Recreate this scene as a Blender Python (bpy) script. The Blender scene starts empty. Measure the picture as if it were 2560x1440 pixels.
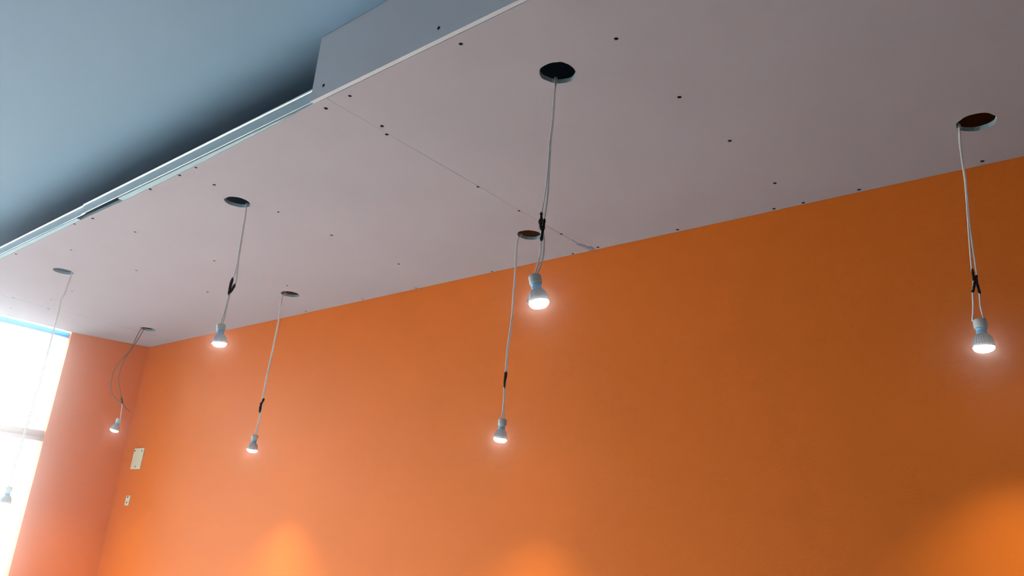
import bpy, bmesh, math, random
from mathutils import Vector, Matrix, Quaternion
from mathutils.geometry import tessellate_polygon
random.seed(4)
S = bpy.context.scene
COL = S.collection

# ------------------------------------------------------------------ camera
cam_d = bpy.data.cameras.new('camera'); cam = bpy.data.objects.new('camera', cam_d); COL.objects.link(cam)
cam_d.sensor_width = 36; cam_d.lens = 27.977; cam_d.clip_start = 0.02; cam_d.clip_end = 200
r = Vector((0.636422, -0.76774, 0.074451)); u = Vector((-0.293864, -0.152088, 0.94367)); f = Vector((0.71317, 0.62245, 0.322403))
M = Matrix.Identity(4)
for i in range(3): M[i][0] = r[i]; M[i][1] = u[i]; M[i][2] = -f[i]
M[2][3] = 1.5
cam.matrix_world = M
S.camera = cam

# ------------------------------------------------------------------ world, sun, daylight
SKY_COL = (0.90, 0.95, 1.0); SKY_STR = 7.2
HAZE = 0.08
SUN_STR = 36.0; SUN_COL = (1.0, 0.97, 0.93)
LED_W = 26.0; LED_LENS = 25.0
w = bpy.data.worlds.new('world'); S.world = w; w.use_nodes = True
bg = w.node_tree.nodes['Background']; bg.inputs[0].default_value = (*SKY_COL, 1); bg.inputs[1].default_value = SKY_STR
sd = bpy.data.lights.new('sun', 'SUN'); sd.energy = SUN_STR; sd.angle = math.radians(4); sd.color = SUN_COL
sun = bpy.data.objects.new('sun', sd); COL.objects.link(sun)
sun.rotation_euler = Vector((0.06, -0.80, -0.58)).to_track_quat('-Z', 'Y').to_euler()
S.view_settings.view_transform = 'Standard'; S.view_settings.look = 'None'
S.view_settings.gamma = 1; S.view_settings.use_curve_mapping = False
S.view_settings.exposure = 0.0
S.cycles.sample_clamp_indirect = 60

# ------------------------------------------------------------------ helpers
def tag(o, label=None, cat=None, group=None, kind=None):
    if label: o['label'] = label
    if cat: o['category'] = cat
    if group: o['group'] = group
    if kind: o['kind'] = kind
    return o
def empty(name, loc):
    o = bpy.data.objects.new(name, None); COL.objects.link(o); o.location = loc; o.empty_display_size = .05
    return o
def link_mesh(name, me, parent=None, matrix=None):
    """matrix is the wanted world matrix; parents carry plain translations or matrices set through here"""
    o = bpy.data.objects.new(name, me); COL.objects.link(o)
    mw = matrix or Matrix.Identity(4)
    if parent is not None:
        o.parent = parent
        o.matrix_local = world_of(parent).inverted() @ mw
    else:
        o.matrix_world = mw
    o['_w'] = 0
    WORLD[o.name] = mw.copy()
    del o['_w']
    return o
WORLD = {}
def world_of(o):
    return WORLD[o.name] if o.name in WORLD else Matrix.Translation(o.location)
def obj(name, bm, mats, parent=None, matrix=None, smooth=False):
    me = bpy.data.meshes.new(name)
    bmesh.ops.recalc_face_normals(bm, faces=bm.faces[:])
    bm.to_mesh(me); bm.free()
    for m in (mats if isinstance(mats, (list, tuple)) else [mats]): me.materials.append(m)
    if smooth:
        for p in me.polygons: p.use_smooth = True
    if matrix is None and parent is not None:
        # mesh given in world coordinates: store it relative to its parent's origin
        o = link_mesh(name, me, parent, Matrix.Identity(4))
    else:
        o = link_mesh(name, me, parent, matrix)
    return o
def box(bm, a, b, bevel=0, mi=0):
    g = bmesh.ops.create_cube(bm, size=1)
    c = [(a[i]+b[i])/2 for i in range(3)]; s = [abs(b[i]-a[i]) for i in range(3)]
    for v in g['verts']: v.co = Vector((c[0]+v.co.x*s[0], c[1]+v.co.y*s[1], c[2]+v.co.z*s[2]))
    fs = {fc for v in g['verts'] for fc in v.link_faces}
    for fc in fs: fc.material_index = mi
    if bevel:
        bmesh.ops.bevel(bm, geom=list({e for fc in fs for e in fc.edges}), offset=bevel, segments=2, affect='EDGES', profile=.5)
def prism(bm, loops, z0, z1, side_mi=None):
    """flat slab with holes: loops[0] outer outline, the others holes"""
    vs = [[Vector((p[0], p[1], 0)) for p in lp] for lp in loops]
    tris = tessellate_polygon(vs)
    flat = [p for lp in loops for p in lp]
    lo = [bm.verts.new((p[0], p[1], z0)) for p in flat]; hi = [bm.verts.new((p[0], p[1], z1)) for p in flat]
    for t in tris:
        if len(set(t)) == 3:
            try: bm.faces.new([lo[i] for i in t]); bm.faces.new([hi[i] for i in reversed(t)])
            except ValueError: pass
    k = 0
    for lp in loops:
        n = len(lp)
        for i in range(n):
            j = (i+1) % n
            fc = bm.faces.new([lo[k+i], lo[k+j], hi[k+j], hi[k+i]])
            if side_mi is not None: fc.material_index = side_mi
        k += n
def lathe(bm, prof, n=32, lobes=0, depth=0.0, lobe_rng=None, cap0=True, cap1=True, mi=0):
    rings = []
    for (rr, z) in prof:
        ring = []
        for i in range(n):
            a = 2*math.pi*i/n; q = rr
            if lobes and lobe_rng[0] <= z <= lobe_rng[1]:
                q = rr*(1-depth*(1 if (i*lobes*2//n) % 2 else 0))
            ring.append(bm.verts.new((q*math.cos(a), q*math.sin(a), z)))
        rings.append(ring)
    for a, b in zip(rings, rings[1:]):
        for i in range(n):
            fc = bm.faces.new([a[i], a[(i+1) % n], b[(i+1) % n], b[i]]); fc.material_index = mi
    if cap0: bm.faces.new(rings[0]).material_index = mi
    if cap1: bm.faces.new(list(reversed(rings[-1]))).material_index = mi
def catmull(pts, k=5):
    P = [Vector(p) for p in pts]
    if len(P) < 3: return P
    P = [P[0]*2-P[1]] + P + [P[-1]*2-P[-2]]
    out = []
    for i in range(1, len(P)-2):
        for j in range(k):
            t = j/k
            a, b, c, d = P[i-1], P[i], P[i+1], P[i+2]
            out.append(.5*((2*b)+(c-a)*t+(2*a-5*b+4*c-d)*t*t+(3*b-a-3*c+d)*t**3))
    out.append(P[-2]); return out
def tube(bm, pts, rad, n=8, jitter=0.0, k=5, taper=False):
    P = catmull(pts, k); rings = []; m = len(P)
    for i, p in enumerate(P):
        t = (P[min(i+1, m-1)]-P[max(i-1, 0)]).normalized()
        a = t.cross(Vector((1, 0.3, 0))).normalized(); b = t.cross(a)
        q = rad*(1+random.uniform(-jitter, jitter))
        if taper and i in (0, m-1): q *= .55
        rings.append([bm.verts.new(p+q*(1+random.uniform(-jitter, jitter)*.5)*(math.cos(2*math.pi*s/n)*a+math.sin(2*math.pi*s/n)*b)) for s in range(n)])
    for A, B in zip(rings, rings[1:]):
        for s in range(n): bm.faces.new([A[s], A[(s+1) % n], B[(s+1) % n], B[s]])
    bm.faces.new(rings[0]); bm.faces.new(list(reversed(rings[-1])))

# ------------------------------------------------------------------ materials
def mat(name, col, rough=.6, metal=0, spec=.5, var=0, scale=3, bump=0, bscale=60, emit=None, es=0, trans=0):
    m = bpy.data.materials.new(name); m.use_nodes = True; nt = m.node_tree; b = nt.nodes['Principled BSDF']
    b.inputs['Base Color'].default_value = (*col, 1); b.inputs['Roughness'].default_value = rough
    b.inputs['Metallic'].default_value = metal; b.inputs['Specular IOR Level'].default_value = spec
    tc = nt.nodes.new('ShaderNodeTexCoord')
    if var:
        n = nt.nodes.new('ShaderNodeTexNoise'); n.inputs['Scale'].default_value = scale; n.inputs['Detail'].default_value = 6
        n.inputs['Roughness'].default_value = .65
        nt.links.new(tc.outputs['Object'], n.inputs['Vector'])
        rp = nt.nodes.new('ShaderNodeValToRGB'); rp.color_ramp.elements[0].position = .3; rp.color_ramp.elements[1].position = .7
        rp.color_ramp.elements[0].color = (*[c*(1-var) for c in col], 1); rp.color_ramp.elements[1].color = (*[min(1, c*(1+var)) for c in col], 1)
        nt.links.new(n.outputs['Fac'], rp.inputs[0]); nt.links.new(rp.outputs[0], b.inputs['Base Color'])
    if bump:
        n2 = nt.nodes.new('ShaderNodeTexNoise'); n2.inputs['Scale'].default_value = bscale; n2.inputs['Detail'].default_value = 4
        nt.links.new(tc.outputs['Object'], n2.inputs['Vector'])
        bp = nt.nodes.new('ShaderNodeBump'); bp.inputs['Strength'].default_value = bump; bp.inputs['Distance'].default_value = .002
        nt.links.new(n2.outputs['Fac'], bp.inputs['Height']); nt.links.new(bp.outputs[0], b.inputs['Normal'])
    if emit:
        b.inputs['Emission Color'].default_value = (*emit, 1); b.inputs['Emission Strength'].default_value = es
    if trans: b.inputs['Transmission Weight'].default_value = trans
    return m
def glass_mat():
    m = bpy.data.materials.new('window_glass'); m.use_nodes = True; nt = m.node_tree; nt.nodes.remove(nt.nodes['Principled BSDF'])
    o = nt.nodes['Material Output']; t = nt.nodes.new('ShaderNodeBsdfTransparent'); g = nt.nodes.new('ShaderNodeBsdfGlossy')
    t.inputs[0].default_value = (.95, .98, .97, 1); g.inputs['Roughness'].default_value = .02
    fr = nt.nodes.new('ShaderNodeFresnel'); fr.inputs[0].default_value = 1.45
    mx = nt.nodes.new('ShaderNodeMixShader'); nt.links.new(fr.outputs[0], mx.inputs[0]); nt.links.new(t.outputs[0], mx.inputs[1]); nt.links.new(g.outputs[0], mx.inputs[2])
    nt.links.new(mx.outputs[0], o.inputs[0]); return m
def rail_bloom_mat():  # painted blue rail; translucency added to imitate bloom on its backlit face
    m = bpy.data.materials.new('blue_rail_bloom'); m.use_nodes = True; nt = m.node_tree; b = nt.nodes['Principled BSDF']
    b.inputs['Base Color'].default_value = (.04, .52, .84, 1); b.inputs['Roughness'].default_value = .35
    o = nt.nodes['Material Output']; t = nt.nodes.new('ShaderNodeBsdfTranslucent'); t.inputs[0].default_value = (.045, .52, .86, 1)
    mx = nt.nodes.new('ShaderNodeMixShader'); mx.inputs[0].default_value = .5
    nt.links.new(b.outputs[0], mx.inputs[1]); nt.links.new(t.outputs[0], mx.inputs[2]); nt.links.new(mx.outputs[0], o.inputs[0]); return m
M_ORANGE = mat('orange_wall_paint', (.80, .185, .016), rough=.5, spec=.3, var=.03, scale=2.2, bump=.25, bscale=220)
M_GYP = mat('gypsum_board_paper', (.365, .368, .445), rough=.85, spec=.2, var=.035, scale=2.6, bump=.06, bscale=90)
M_CORE = mat('gypsum_core', (.40, .58, .68), rough=.95, spec=.1, var=.08, scale=60, bump=.5, bscale=300)
M_FASCIA = mat('fascia_board_paper', (.56, .60, .70), rough=.85, spec=.2, var=.02, scale=3)
M_CEIL = mat('pale_blue_ceiling_paint', (.185, .30, .43), rough=.7, spec=.3, var=.02, scale=1.2, bump=.05, bscale=120)
M_STEEL = mat('galvanised_steel', (.62, .68, .70), rough=.32, metal=.85, var=.05, scale=20)
M_SCREW = mat('black_phosphate', (.006, .005, .008), rough=.9, spec=.05)
M_FILL = mat('joint_filler', (.20, .21, .29), rough=.9, var=.15, scale=30, bump=.4)
M_CORD = mat('white_cable_sheath', (.90, .94, 1.0), rough=.4)
M_CORDG = mat('brown_cable_sheath', (.20, .13, .12), rough=.5)
M_TAPE = mat('black_insulating_tape', (.006, .003, .007), rough=.6, spec=.2, bump=.6, bscale=400)
M_CERAM = mat('grey_ceramic', (.52, .62, .66), rough=.5, var=.05, scale=80)
M_NECK = mat('pale_blue_plastic', (.22, .60, .95), rough=.35)
M_SINK = mat('cast_aluminium', (.50, .53, .60), rough=.42, metal=.6)
M_RIM = mat('polished_lens_ring', (.75, .78, .82), rough=.2, metal=.5)
M_LENS = mat('lit_lens', (1, 1, 1), rough=.3, emit=(1, .98, .96), es=LED_LENS)
M_LENSOFF = mat('unlit_lens', (.55, .60, .62), rough=.15)
M_PLATE = mat('cream_plastic', (.74, .76, .60), rough=.4, spec=.4)
M_PSCREW = mat('dull_steel_screw', (.16, .16, .12), rough=.45, metal=.7)
M_FRAME = mat('window_frame_paint', (.52, .38, .36), rough=.5, var=.05, scale=12)
M_TILE = mat('floor_tile', (.72, .70, .66), rough=.35, var=.06, scale=4)
M_PAVE = mat('pavement', (.45, .44, .42), rough=.9, var=.1, scale=5)
M_WHITE = mat('white_wall_paint', (.80, .80, .78), rough=.7)
M_GLASS = glass_mat(); M_RAIL_BLOOM = rail_bloom_mat()

# ---- measured positions (metres)
LAMPS = {
  'A': {"hole": [1.349, 1.081], "exit": [1.379, 1.11], "strands": [[[1.378, 1.112, 2.618], [1.378, 1.112, 2.559], [1.376, 1.114, 2.49], [1.376, 1.114, 2.412], [1.374, 1.117, 2.342], [1.371, 1.12, 2.302], [1.372, 1.119, 2.272], [1.373, 1.118, 2.228], [1.373, 1.118, 2.189], [1.369, 1.123, 2.155], [1.367, 1.125, 2.136]], [[1.379, 1.11, 2.618], [1.379, 1.11, 2.559], [1.378, 1.112, 2.491], [1.379, 1.111, 2.401], [1.378, 1.111, 2.347], [1.376, 1.114, 2.286], [1.375, 1.115, 2.256], [1.378, 1.112, 2.225], [1.377, 1.112, 2.184], [1.373, 1.118, 2.154], [1.369, 1.123, 2.137]]], "top": [1.367, 1.125, 2.137], "bot": [1.377, 1.113, 2.062], "tapes": [[[1.37, 1.121, 2.302], [1.371, 1.12, 2.286], [1.371, 1.12, 2.269]], [[1.369, 1.123, 2.284], [1.371, 1.12, 2.265], [1.374, 1.117, 2.249], [1.373, 1.118, 2.227]], [[1.376, 1.114, 2.286], [1.375, 1.115, 2.261], [1.374, 1.117, 2.24]]]},
  'D': {"hole": [2.13, 0.297], "exit": [2.139, 0.338], "strands": [[[2.139, 0.342, 2.642], [2.139, 0.342, 2.577], [2.139, 0.341, 2.507], [2.138, 0.345, 2.394], [2.138, 0.347, 2.34], [2.138, 0.349, 2.273], [2.138, 0.348, 2.243], [2.137, 0.353, 2.21], [2.137, 0.355, 2.176], [2.136, 0.36, 2.14]], [[2.139, 0.34, 2.641], [2.139, 0.341, 2.576], [2.139, 0.339, 2.506], [2.139, 0.342, 2.394], [2.139, 0.341, 2.328], [2.139, 0.34, 2.255], [2.139, 0.343, 2.23], [2.139, 0.339, 2.205], [2.139, 0.34, 2.171], [2.14, 0.336, 2.14]]], "top": [2.138, 0.345, 2.139], "bot": [2.139, 0.343, 2.062], "tapes": [[[2.138, 0.348, 2.273], [2.138, 0.347, 2.251], [2.138, 0.346, 2.238], [2.137, 0.35, 2.22], [2.137, 0.354, 2.21]], [[2.139, 0.34, 2.255], [2.139, 0.342, 2.242], [2.139, 0.34, 2.223], [2.139, 0.338, 2.205]]]},
  'B': {"hole": [1.356, 2.557], "exit": [1.397, 2.567], "strands": [[[1.4, 2.565, 2.65], [1.402, 2.564, 2.569], [1.405, 2.563, 2.475], [1.405, 2.563, 2.397], [1.402, 2.564, 2.39], [1.401, 2.565, 2.353], [1.4, 2.565, 2.324], [1.397, 2.567, 2.27], [1.393, 2.569, 2.213]], [[1.402, 2.564, 2.65], [1.405, 2.563, 2.57], [1.407, 2.561, 2.475], [1.411, 2.559, 2.406], [1.413, 2.558, 2.374], [1.408, 2.561, 2.344], [1.402, 2.564, 2.322], [1.4, 2.565, 2.271], [1.399, 2.566, 2.214]]], "top": [1.394, 2.568, 2.211], "bot": [1.401, 2.565, 2.141], "tapes": [[[1.401, 2.565, 2.39], [1.399, 2.566, 2.357], [1.399, 2.566, 2.322]], [[1.412, 2.559, 2.369], [1.407, 2.561, 2.348], [1.4, 2.565, 2.331]]]},
  'C': {"hole": [2.14, 1.801], "exit": [2.142, 1.843], "strands": [[[2.132, 1.855, 2.649], [2.133, 1.854, 2.527], [2.133, 1.853, 2.4], [2.133, 1.853, 2.33], [2.13, 1.857, 2.26], [2.129, 1.859, 2.215], [2.129, 1.858, 2.146], [2.128, 1.859, 2.111], [2.129, 1.858, 2.081], [2.13, 1.857, 1.995], [2.125, 1.862, 1.965]], [[2.134, 1.852, 2.65], [2.135, 1.851, 2.527], [2.135, 1.851, 2.4], [2.136, 1.85, 2.33], [2.133, 1.853, 2.261], [2.131, 1.855, 2.215], [2.133, 1.853, 2.147], [2.132, 1.855, 2.111], [2.132, 1.855, 2.082], [2.132, 1.854, 1.995], [2.138, 1.847, 1.967]]], "top": [2.132, 1.855, 1.968], "bot": [2.129, 1.858, 1.891], "tapes": [[[2.13, 1.857, 2.143], [2.129, 1.858, 2.111], [2.13, 1.857, 2.08]], [[2.132, 1.854, 2.141], [2.13, 1.857, 2.111], [2.129, 1.858, 2.087]]]},
  'E': {"hole": [2.139, 3.33], "exit": [2.138, 3.372], "strands": [[[2.126, 3.379, 2.654], [2.129, 3.378, 2.539], [2.128, 3.378, 2.476], [2.126, 3.38, 2.374], [2.122, 3.382, 2.273], [2.121, 3.383, 2.184], [2.12, 3.383, 2.135], [2.121, 3.383, 2.077], [2.12, 3.383, 2.029], [2.116, 3.385, 1.966]], [[2.129, 3.377, 2.654], [2.132, 3.376, 2.539], [2.131, 3.376, 2.477], [2.13, 3.377, 2.375], [2.126, 3.38, 2.274], [2.124, 3.381, 2.185], [2.126, 3.38, 2.14], [2.125, 3.38, 2.078], [2.126, 3.38, 2.03], [2.122, 3.382, 1.967]]], "top": [2.118, 3.385, 1.967], "bot": [2.117, 3.385, 1.888], "tapes": [[[2.127, 3.379, 2.144], [2.123, 3.382, 2.128], [2.12, 3.383, 2.116]], [[2.119, 3.384, 2.123], [2.119, 3.384, 2.1], [2.12, 3.384, 2.073]]]},
  'F': {"hole": [2.139, 4.799], "exit": [2.133, 4.841], "strands": [[[2.114, 4.849, 2.663], [2.101, 4.855, 2.599], [2.089, 4.86, 2.536], [2.063, 4.872, 2.478], [2.041, 4.882, 2.427], [2.031, 4.886, 2.381], [2.033, 4.885, 2.303], [2.044, 4.88, 2.266], [2.064, 4.871, 2.238], [2.087, 4.861, 2.22], [2.11, 4.851, 2.207], [2.125, 4.844, 2.193], [2.156, 4.831, 2.167]], [[2.129, 4.843, 2.661], [2.112, 4.85, 2.596], [2.09, 4.86, 2.531], [2.075, 4.866, 2.488], [2.066, 4.87, 2.442], [2.063, 4.872, 2.406], [2.062, 4.872, 2.367], [2.066, 4.87, 2.336], [2.09, 4.86, 2.269], [2.108, 4.852, 2.229], [2.11, 4.851, 2.205]], [[2.109, 4.851, 2.219], [2.114, 4.849, 2.186], [2.116, 4.848, 2.153], [2.12, 4.847, 2.115]]], "top": [2.115, 4.849, 2.117], "bot": [2.103, 4.854, 2.047], "tapes": [[[2.099, 4.856, 2.242], [2.107, 4.852, 2.224], [2.112, 4.85, 2.205]], [[2.122, 4.846, 2.195], [2.156, 4.831, 2.167]]]},
  'G': {"hole": [1.357, 4.102], "exit": [1.398, 4.112], "strands": [[[1.398, 4.112, 2.661], [1.393, 4.114, 2.572], [1.384, 4.117, 2.53], [1.387, 4.116, 2.478], [1.388, 4.116, 2.381], [1.388, 4.116, 2.174], [1.384, 4.117, 1.945], [1.38, 4.118, 1.762], [1.379, 4.119, 1.642]], [[1.401, 4.111, 2.662], [1.397, 4.113, 2.573], [1.387, 4.116, 2.531], [1.391, 4.115, 2.479], [1.391, 4.115, 2.382], [1.393, 4.114, 2.175], [1.39, 4.115, 1.946], [1.386, 4.116, 1.762], [1.383, 4.117, 1.643]]], "top": [1.382, 4.118, 1.642], "bot": [1.383, 4.117, 1.574], "tapes": []},
}
SCREWS = [(1.122, 1.205), (1.313, 0.884), (1.121, 1.623), (1.125, 1.734), (1.28, 1.67), (1.321, 1.695), (1.728, 1.694), (1.948, 1.696), (2.192, 1.689), (2.368, 1.642), (2.376, 1.767), (1.61, 0.88), (1.884, 0.869), (2.196, 0.866), (2.371, 0.941), (2.374, 0.844), (2.368, 0.667), (2.36, 0.327), (2.368, 1.298), (2.378, 2.198), (2.11, 2.5), (1.746, 2.499), (1.492, 2.496), (1.226, 2.497), (1.117, 2.429), (1.117, 2.537), (1.117, 2.746), (1.127, 3.243), (1.112, 3.38), (1.294, 3.227), (1.665, 3.238), (1.543, 3.727), (1.906, 3.71), (2.048, 3.226), (2.364, 3.505), (2.369, 3.048), (2.376, 2.669), (1.243, 3.732), (1.124, 4.048), (1.407, 4.893), (1.537, 4.711), (1.61, 4.939), (1.529, 4.418), (1.486, 5.157)]

# ------------------------------------------------------------------ the shell
WX = 2.387; EX = 1.0905; ZS = 2.67; ZC = 2.885
def slab(name, a, b, m, kind='structure'):
    bm = bmesh.new(); box(bm, a, b); return tag(obj(name, bm, m), kind=kind)
XL, YB = -3.0, -4.0
slab('floor', (XL-.1, YB-.1, -.1), (WX+.12, 5.6, 0), M_TILE)
slab('ceiling', (XL-.1, YB-.1, ZC), (WX+.12, 5.6, ZC+.1), M_CEIL)
slab('wall_right', (WX, YB-.1, 0), (WX+.12, 5.6, ZC), M_ORANGE)
slab('wall_back', (XL-.1, YB-.1, 0), (WX, YB, ZC), M_WHITE)
bm = bmesh.new(); prism(bm, [[(WX, 5.28), (1.933, 5.402), (1.95, 5.6), (WX, 5.6)]], 0, ZC)
tag(obj('wall_far', bm, M_ORANGE), kind='structure')
slab('wall_left', (XL-.1, YB, 0), (XL, 5.6, ZC), M_WHITE)
slab('pavement', (-14, 5.6, -.16), (14, 22, -.1), M_PAVE)

slab('wall_far_added', (XL-.1, 5.40, 0), (-.90, 5.6, ZC), M_WHITE)  # unseen wall added to narrow the window and cut its daylight
# shopfront at the end: window_1
win = empty('window_1', (.54, 5.46, 0)); tag(win, kind='structure')
X0, X1 = -.90, 1.985
def wpart(name, a, b, m, bevel=.002, lab=None):
    bm = bmesh.new(); box(bm, a, b, bevel); o = obj(name, bm, m, win)
    if lab: o['label'] = lab
    return o
wpart('window_frame', (1.952, 5.43, 0), (X1, 5.49, ZC-.01), M_FRAME)
wpart('window_frame', (X0, 5.43, 0), (X0+.05, 5.49, ZC-.01), M_FRAME)
wpart('window_frame', (X0+.05, 5.43, ZC-.05), (1.952, 5.49, ZC-.01), M_FRAME)
wpart('window_frame', (X0+.05, 5.43, 0), (1.952, 5.49, .06), M_FRAME)
for xm in (.50,): wpart('mullion', (xm-.025, 5.43, .06), (xm+.025, 5.49, ZC-.05), M_FRAME)
# transom with a stepped profile
for xa, xb in ((X0+.05, .475), (.525, 1.951)):
    bm = bmesh.new(); box(bm, (xa, 5.43, 1.985), (xb, 5.49, 2.040), .003); box(bm, (xa, 5.418, 1.974), (xb, 5.4298, 1.998), .002)
    o = obj('transom', bm, M_FRAME, win); o['label'] = 'brownish transom bar between upper and lower panes'
    bm = bmesh.new(); box(bm, (xa, 5.450, 2.640), (xb, 5.470, 2.6735), .002)
    box(bm, (xa, 5.444, 2.640), (xb, 5.4498, 2.655), .001)
    o = obj('head_rail', bm, M_RAIL_BLOOM, win); o['label'] = 'bright blue rail at the top of the window'
    for z0, z1 in ((.06, 1.985), (2.04, 2.640), (2.6735, ZC-.05)):
        bm = bmesh.new(); box(bm, (xa, 5.458, z0), (xb, 5.463, z1)); obj('pane', bm, M_GLASS, win)
# portals steer daylight sampling through the opening
def portal(name, loc, rot, sx, sy):
    l = bpy.data.lights.new(name, 'AREA'); l.shape = 'RECTANGLE'; l.size = sx; l.size_y = sy; l.cycles.is_portal = True
    o = bpy.data.objects.new(name, l); COL.objects.link(o); o.location = loc; o.rotation_euler = rot
portal('window_portal', (.54, 5.52, 1.44), (-math.pi/2, 0, 0), 2.95, 2.9)

# ------------------------------------------------------------------ suspended soffit
soff = empty('suspended_soffit', (1.74, 1.0, ZS))
tag(soff, 'unpainted plasterboard dropped ceiling with round holes along the orange wall', 'soffit')
def hole_loop(k, c, rad=.0462):
    rng = random.Random(k); n = 44; out = []
    ph = rng.random()*6
    for i in range(n):
        a = 2*math.pi*i/n
        q = rad*(1+.018*math.sin(3*a+ph)+.012*math.sin(7*a+2*ph)+rng.uniform(-.014, .014))
        if k == 'A' and i in (30, 31): q *= 1.0
        if k == 'A' and i in (27, 28): q *= 1.07
        out.append((c[0]+q*math.cos(a), c[1]+q*math.sin(a)))
    return out[::-1]
H = {k: hole_loop(k, v['hole']) for k, v in LAMPS.items()}
rr = random.Random(9)
def seam(y, n, x0, x1, amp):  # a slightly ragged butt edge
    return [(x0+(x1-x0)*i/n, y+rr.uniform(-amp, amp)) for i in range(n+1)]
wallx = WX-.0015
s1 = seam(1.6888, 26, EX+.0012, wallx, .0006)
s2 = [(x, y+.0012+.0005*math.sin(x*9)) for x, y in s1]
edge2 = [(1.0895, 1.75), (1.094, 1.86), (1.099, 1.995), (1.104, 2.2), (1.109, 2.395), (1.112, 2.63), (1.114, 2.875), (1.108, 3.17), (1.109, 3.45), (1.111, 3.82), (1.111, 4.21), (1.110, 4.89)]
e2 = []
for (xa, ya), (xb, yb) in zip(edge2, edge2[1:]):
    m = 4
    for i in range(m): e2.append((xa+(xb-xa)*i/m+rr.uniform(-.0012, .0012), ya+(yb-ya)*i/m))
e2.append(edge2[-1])
s3 = [(1.11+(wallx-1.11)*i/24, 4.903-.012*math.sin(i/24*3.1)*0+rr.uniform(-.0008, .0008)) for i in range(25)]
s4 = [(x, y+.0022) for x, y in s3]
def board(loops, lab=None):
    bm = bmesh.new(); prism(bm, loops, ZS, ZS+.0125, side_mi=1)
    o = obj('gypsum_board', bm, [M_GYP, M_CORE], soff)
    return o
board([[(EX+.0012, YB+.02), (wallx, YB+.02)] + s1[::-1], H['A'], H['D']])
board([s2 + s3[::-1] + e2[::-1], H['B'], H['C'], H['E'], H['F'], H['G']])
board([s4 + [(wallx, 5.272), (1.935, 5.396), (1.11, 5.375)]])
# ragged paper and plaster left between the track and the cut edge of the far board
def strip(i0, i1):
    inner = e2[i0:i1]; outer = [(EX+.0006+rr.uniform(0, .0006), y) for x, y in inner]
    bm = bmesh.new(); prism(bm, [outer + [(x-.0004, y) for x, y in inner][::-1]], ZS+.0012, ZS+.0122); obj('joint_strip', bm, M_CORE, soff)
strip(0, 26); strip(30, len(e2))
# fascia: upright board closing the near part of the cavity
bm = bmesh.new(); box(bm, (EX-.0125, YB+.02, ZS+.0005), (EX, 1.745, ZC-.001), .0008)
fa = obj('fascia_board', bm, M_FASCIA, soff); fa['label'] = 'upright bluish grey board closing the side of the cavity'
# steel edge track on the far part: two overlapped lengths with rolled hems
def track(y0, y1, dz, dx):
    bm = bmesh.new()
    x = EX-.001+dx
    prof = [(x, ZS+.006+dz), (x-.0010, ZS+.0070+dz), (x-.0013, ZS+.0082+dz), (x-.0006, ZS+.0096+dz), (x, ZS+.0125+dz), (x+.0006, ZS+.028+dz), (x, ZS+.044+dz), (x-.0020, ZS+.0456+dz),
            (x-.0038, ZS+.0478+dz), (x-.0028, ZS+.0508+dz), (x, ZS+.0532+dz), (x+.034, ZS+.0532+dz), (x+.034, ZS+.0524+dz),
            (x+.0012, ZS+.0522+dz), (x+.0012, ZS+.006+dz)]
    n = 20; rings = []
    for i in range(n+1):
        y = y0+(y1-y0)*i/n; wv = .0012*math.sin(y*2.1)
        rings.append([bm.verts.new((px+wv*.6, y, pz+wv)) for px, pz in prof])
    m = len(prof)
    for A, B in zip(rings, rings[1:]):
        for i in range(m): bm.faces.new([A[i], A[(i+1) % m], B[(i+1) % m], B[i]])
    bm.faces.new(rings[0]); bm.faces.new(rings[-1][::-1])
    o = obj('metal_track', bm, M_STEEL, soff); o['label'] = 'thin galvanised steel edge channel'
track(1.746, 3.262, 0.0, -.0012); track(3.232, 5.40, -.0012, .0016)
# screws
def screw_mesh():
    bm = bmesh.new()
    n = 12; prof = [(.0050, 0.0), (.0044, .0007), (.0016, .0009), (.0010, .0002)]
    rings = [[bm.verts.new((q*math.cos(2*math.pi*i/n), q*math.sin(2*math.pi*i/n), z)) for i in range(n)] for q, z in prof]
    for A, B in zip(rings, rings[1:]):
        for i in range(n): bm.faces.new([A[i], A[(i+1) % n], B[(i+1) % n], B[i]])
    bm.faces.new(rings[-1]); bmesh.ops.recalc_face_normals(bm, faces=bm.faces[:])
    me = bpy.data.meshes.new('drywall_screw'); bm.to_mesh(me); bm.free(); me.materials.append(M_SCREW); return me
scm = screw_mesh()
for (x, y) in SCREWS:
    s = random.uniform(1.0, 1.2)
    link_mesh('drywall_screw', scm, soff, Matrix.Translation((x, y, ZS)) @ Matrix.Rotation(math.pi, 4, 'X') @ Matrix.Rotation(random.random()*6, 4, 'Z') @ Matrix.Scale(s, 4))
for y, z in ((1.242, 2.704), (1.692, 2.705)):
    link_mesh('drywall_screw', scm, soff, Matrix.Translation((EX-.0125, y, z)) @ Matrix.Rotation(-math.pi/2, 4, 'Y'))
# dabs of filler at the wall end of the joint and on the face of the boards
def smear(pts, t, name='filler_smear'):
    bm = bmesh.new(); prism(bm, [pts], ZS-t, ZS-.00005); o = obj(name, bm, M_FILL, soff); return o
def blob(cx, cy, rx, ry, a, seed, t=.0012):
    q = random.Random(seed); pts = []
    for i in range(16):
        th = 2*math.pi*i/16; k = 1+q.uniform(-.3, .3)
        x, y = rx*k*math.cos(th), ry*k*math.sin(th)
        pts.append((min(cx+x*math.cos(a)-y*math.sin(a), WX-.003), cy+x*math.sin(a)+y*math.cos(a)))
    return smear(pts, t)
blob(2.335, 1.684, .034, .009, -.2, 1); blob(2.364, 1.674, .018, .013, .5, 2, .002)
blob(2.275, 1.689, .022, .0035, .0, 3, .0006)

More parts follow.
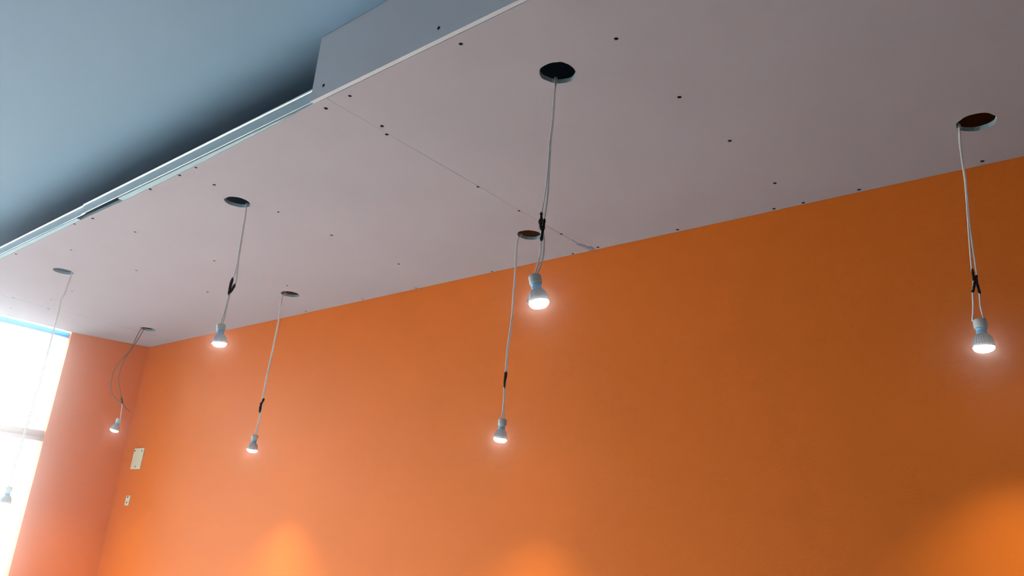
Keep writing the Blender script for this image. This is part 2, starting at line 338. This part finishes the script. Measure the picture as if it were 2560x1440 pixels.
# ------------------------------------------------------------------ hanging lamps
def bulb_parts():
    d = {}
    bm = bmesh.new()
    lathe(bm, [(.0140, 0), (.0152, -.0012), (.0156, -.004), (.0152, -.0200), (.0146, -.0215)], 32)
    d['holder'] = bm2me('lamp_holder', bm, M_CERAM)
    bm = bmesh.new()
    lathe(bm, [(.0118, -.0210), (.0125, -.0225), (.0122, -.0262), (.0113, -.0268), (.0113, -.0285), (.0120, -.0292), (.0122, -.0370), (.0135, -.0388)], 32)
    d['neck'] = bm2me('neck', bm, M_NECK)
    bm = bmesh.new()
    lathe(bm, [(.0125, -.0375), (.0150, -.0392), (.0178, -.0420), (.0205, -.0470), (.0222, -.0530), (.0232, -.0600), (.0238, -.0655), (.0232, -.0668)],
          144, lobes=24, depth=.085, lobe_rng=(-.0640, -.0391))
    d['sink'] = bm2me('bulb', bm, M_SINK, False)
    bm = bmesh.new()
    lathe(bm, [(.0225, -.0640), (.0246, -.0650), (.0250, -.0675), (.0248, -.0700), (.0242, -.0712), (.0230, -.0708)], 40, cap0=True, cap1=True)
    d['rim'] = bm2me('lens_ring', bm, M_RIM)
    for k, m in (('lens', M_LENS), ('lensoff', M_LENSOFF)):
        bm = bmesh.new()
        lathe(bm, [(.0236, -.0706), (.0234, -.0722), (.0222, -.0752), (.0196, -.0780), (.0150, -.0802), (.0090, -.0815), (.0022, -.0820)], 40)
        d[k] = bm2me('lens', bm, m)
    bm = bmesh.new()
    # small sprung tab standing off the ring
    pts = [(.0236, -.004, -.060), (.0236, .004, -.060), (.0295, .0034, -.0705), (.0295, -.0034, -.0705)]
    lo = [bm.verts.new(p) for p in pts]; hi = [bm.verts.new((p[0]+.0012, p[1], p[2]+.0009)) for p in pts]
    bm.faces.new(lo); bm.faces.new(hi[::-1])
    for i in range(4): bm.faces.new([lo[i], lo[(i+1) % 4], hi[(i+1) % 4], hi[i]])
    d['clip'] = bm2me('spring_clip', bm, M_RIM, False)
    return d
def bm2me(name, bm, m, smooth=True):
    bmesh.ops.recalc_face_normals(bm, faces=bm.faces[:])
    me = bpy.data.meshes.new(name); bm.to_mesh(me); bm.free(); me.materials.append(m)
    if smooth:
        for p in me.polygons: p.use_smooth = len(p.vertices) == 4
    return me
BP = bulb_parts()
LABELS = {
 'A': 'large lit spotlight bulb in the middle, its black tape overlapping a ceiling hole',
 'B': 'lit spotlight bulb whose black tape forms a V, hanging in front of the plasterboard edge',
 'C': 'lit spotlight bulb hanging just below and left of the large middle one',
 'D': 'lit spotlight bulb with two crossed black tapes, rightmost on the orange wall',
 'E': 'small lit spotlight bulb hanging above the narrow yellow glow on the orange wall',
 'F': 'small tilted spotlight bulb on looping dark brown wires near the room corner',
 'G': 'grey silhouetted spotlight bulb hanging in front of the bright window',
}
TR = {'A': .0037, 'B': .0046, 'C': .0042, 'D': .0036, 'E': .0056, 'F': .0048, 'G': .003}
for k, L in LAMPS.items():
    ex = Vector((*L['exit'], ZS))
    root = empty('hanging_lamp', (ex.x, ex.y, L['top'][2]))
    tag(root, LABELS[k], 'lamp', 'bare spotlight bulbs hanging from the soffit holes')
    hc = Vector((*L['hole'], 0))
    T = Vector(L['top']); B = Vector(L['bot'])
    for i, st in enumerate(L['strands']):
        pts = [Vector(p) for p in st]
        if not (k == 'F' and i == 2):
            off = Vector((-.7, .7, 0)) * (.0019 if i else -.0019)
            out = (Vector((ex.x, ex.y, 0))-hc).normalized()
            e0 = Vector((ex.x, ex.y, 0)) + off
            pts = [e0+out*.16+Vector((0, 0, ZS+.0156)), e0+out*.05+Vector((0, 0, ZS+.0158)), e0+out*.012+Vector((0, 0, ZS+.0165)), e0+out*.0005+Vector((0, 0, ZS+.010))] + pts
        if not (k == 'F' and i < 2): pts[-1] = pts[-1] + (pts[-1]-pts[-2]).normalized()*.003
        bm = bmesh.new(); tube(bm, pts, .0021 if k in 'AD' else (.0023 if not (k == 'F' and i < 2) else .0026))
        dark = k == 'F' and i < 2
        c = obj('cord', bm, M_CORDG if dark else M_CORD, root, smooth=True)
        if k == 'F': c['label'] = 'dark brown wire' if dark else 'short white wire'
    for tp in L['tapes']:
        bm = bmesh.new(); tube(bm, tp, TR[k], n=9, jitter=.22, k=4, taper=True); obj('splice_tape', bm, M_TAPE, root)
    ax = (T-B).normalized()
    # the heads of the nearer lamps lean a little, faces towards the room
    away = Vector((T.x, T.y, 0)).normalized(); ax = (ax + away*{'A': .14, 'D': .04, 'C': .04, 'B': .08}.get(k, 0)).normalized()
    q = Vector((0, 0, 1)).rotation_difference(ax).to_matrix().to_4x4()
    # turn the spring tab to face the camera's left
    ang = math.atan2(.77, -.64)
    Mx = Matrix.Translation(T) @ q @ Matrix.Rotation(ang, 4, 'Z')
    link_mesh('lamp_holder', BP['holder'], root, Mx)
    bulb = link_mesh('bulb', BP['sink'], root, Mx)
    link_mesh('neck', BP['neck'], bulb, Mx); link_mesh('lens_ring', BP['rim'], bulb, Mx)
    link_mesh('lens', BP['lensoff' if k == 'G' else 'lens'], bulb, Mx)
    if k in 'ABEF': link_mesh('spring_clip', BP['clip'], bulb, Mx)
    if k != 'G':
        ld = bpy.data.lights.new('bulb_beam', 'SPOT'); ld.energy = LED_W*(1.5 if k == 'E' else 1.0); ld.color = (1, .93, .62)
        ld.spot_size = math.radians(96); ld.spot_blend = 1.0; ld.shadow_soft_size = .018
        lo = bpy.data.objects.new('bulb_beam', ld); COL.objects.link(lo); lo.parent = bulb
        lo.matrix_local = Matrix.Translation((0, 0, -.087))
        WORLD[lo.name] = Mx

# ------------------------------------------------------------------ cover plates on the orange wall
def plate(name, y0, y1, z0, z1, screws, lab):
    root = empty(name, (WX, (y0+y1)/2, z0)); tag(root, lab, 'wall plate', None)
    bm = bmesh.new(); box(bm, (WX-.006, y0, z0), (WX-.0002, y1, z1), .002); obj('cover', bm, M_PLATE, root)
    for y, z in screws:
        bm = bmesh.new(); lathe(bm, [(.0062, 0), (.0058, .0014), (.0030, .0020), (.0010, .0021)], 16)
        obj('plate_screw', bm, M_PSCREW, root, Matrix.Translation((WX-.006, y, z)) @ Matrix.Rotation(-math.pi/2, 4, 'Y'))
plate('cover_plate', 5.019, 5.147, 1.861, 1.991, [(5.133, 1.974), (5.041, 1.972), (5.083, 1.876)], 'larger cream cover plate with three screws on the orange wall')
plate('cover_plate', 5.066, 5.116, 1.640, 1.700, [(5.090, 1.690), (5.090, 1.657)], 'small pale cover plate on the orange wall below the larger plate')

# ------------------------------------------------------------------ haze volume added to imitate camera glare around the window
bm = bmesh.new(); box(bm, (XL+.02, YB+.02, .02), (WX-.012, 5.26, ZS-.004))
hz = bpy.data.materials.new('glare_haze'); hz.use_nodes = True; nt = hz.node_tree; nt.nodes.remove(nt.nodes['Principled BSDF'])
vs = nt.nodes.new('ShaderNodeVolumeScatter'); vs.inputs['Density'].default_value = HAZE; vs.inputs['Anisotropy'].default_value = .972
nt.links.new(vs.outputs[0], nt.nodes['Material Output'].inputs['Volume'])
tag(obj('glare_haze', bm, hz), 'thin haze volume added to imitate camera glare in the room', 'haze', kind='stuff')
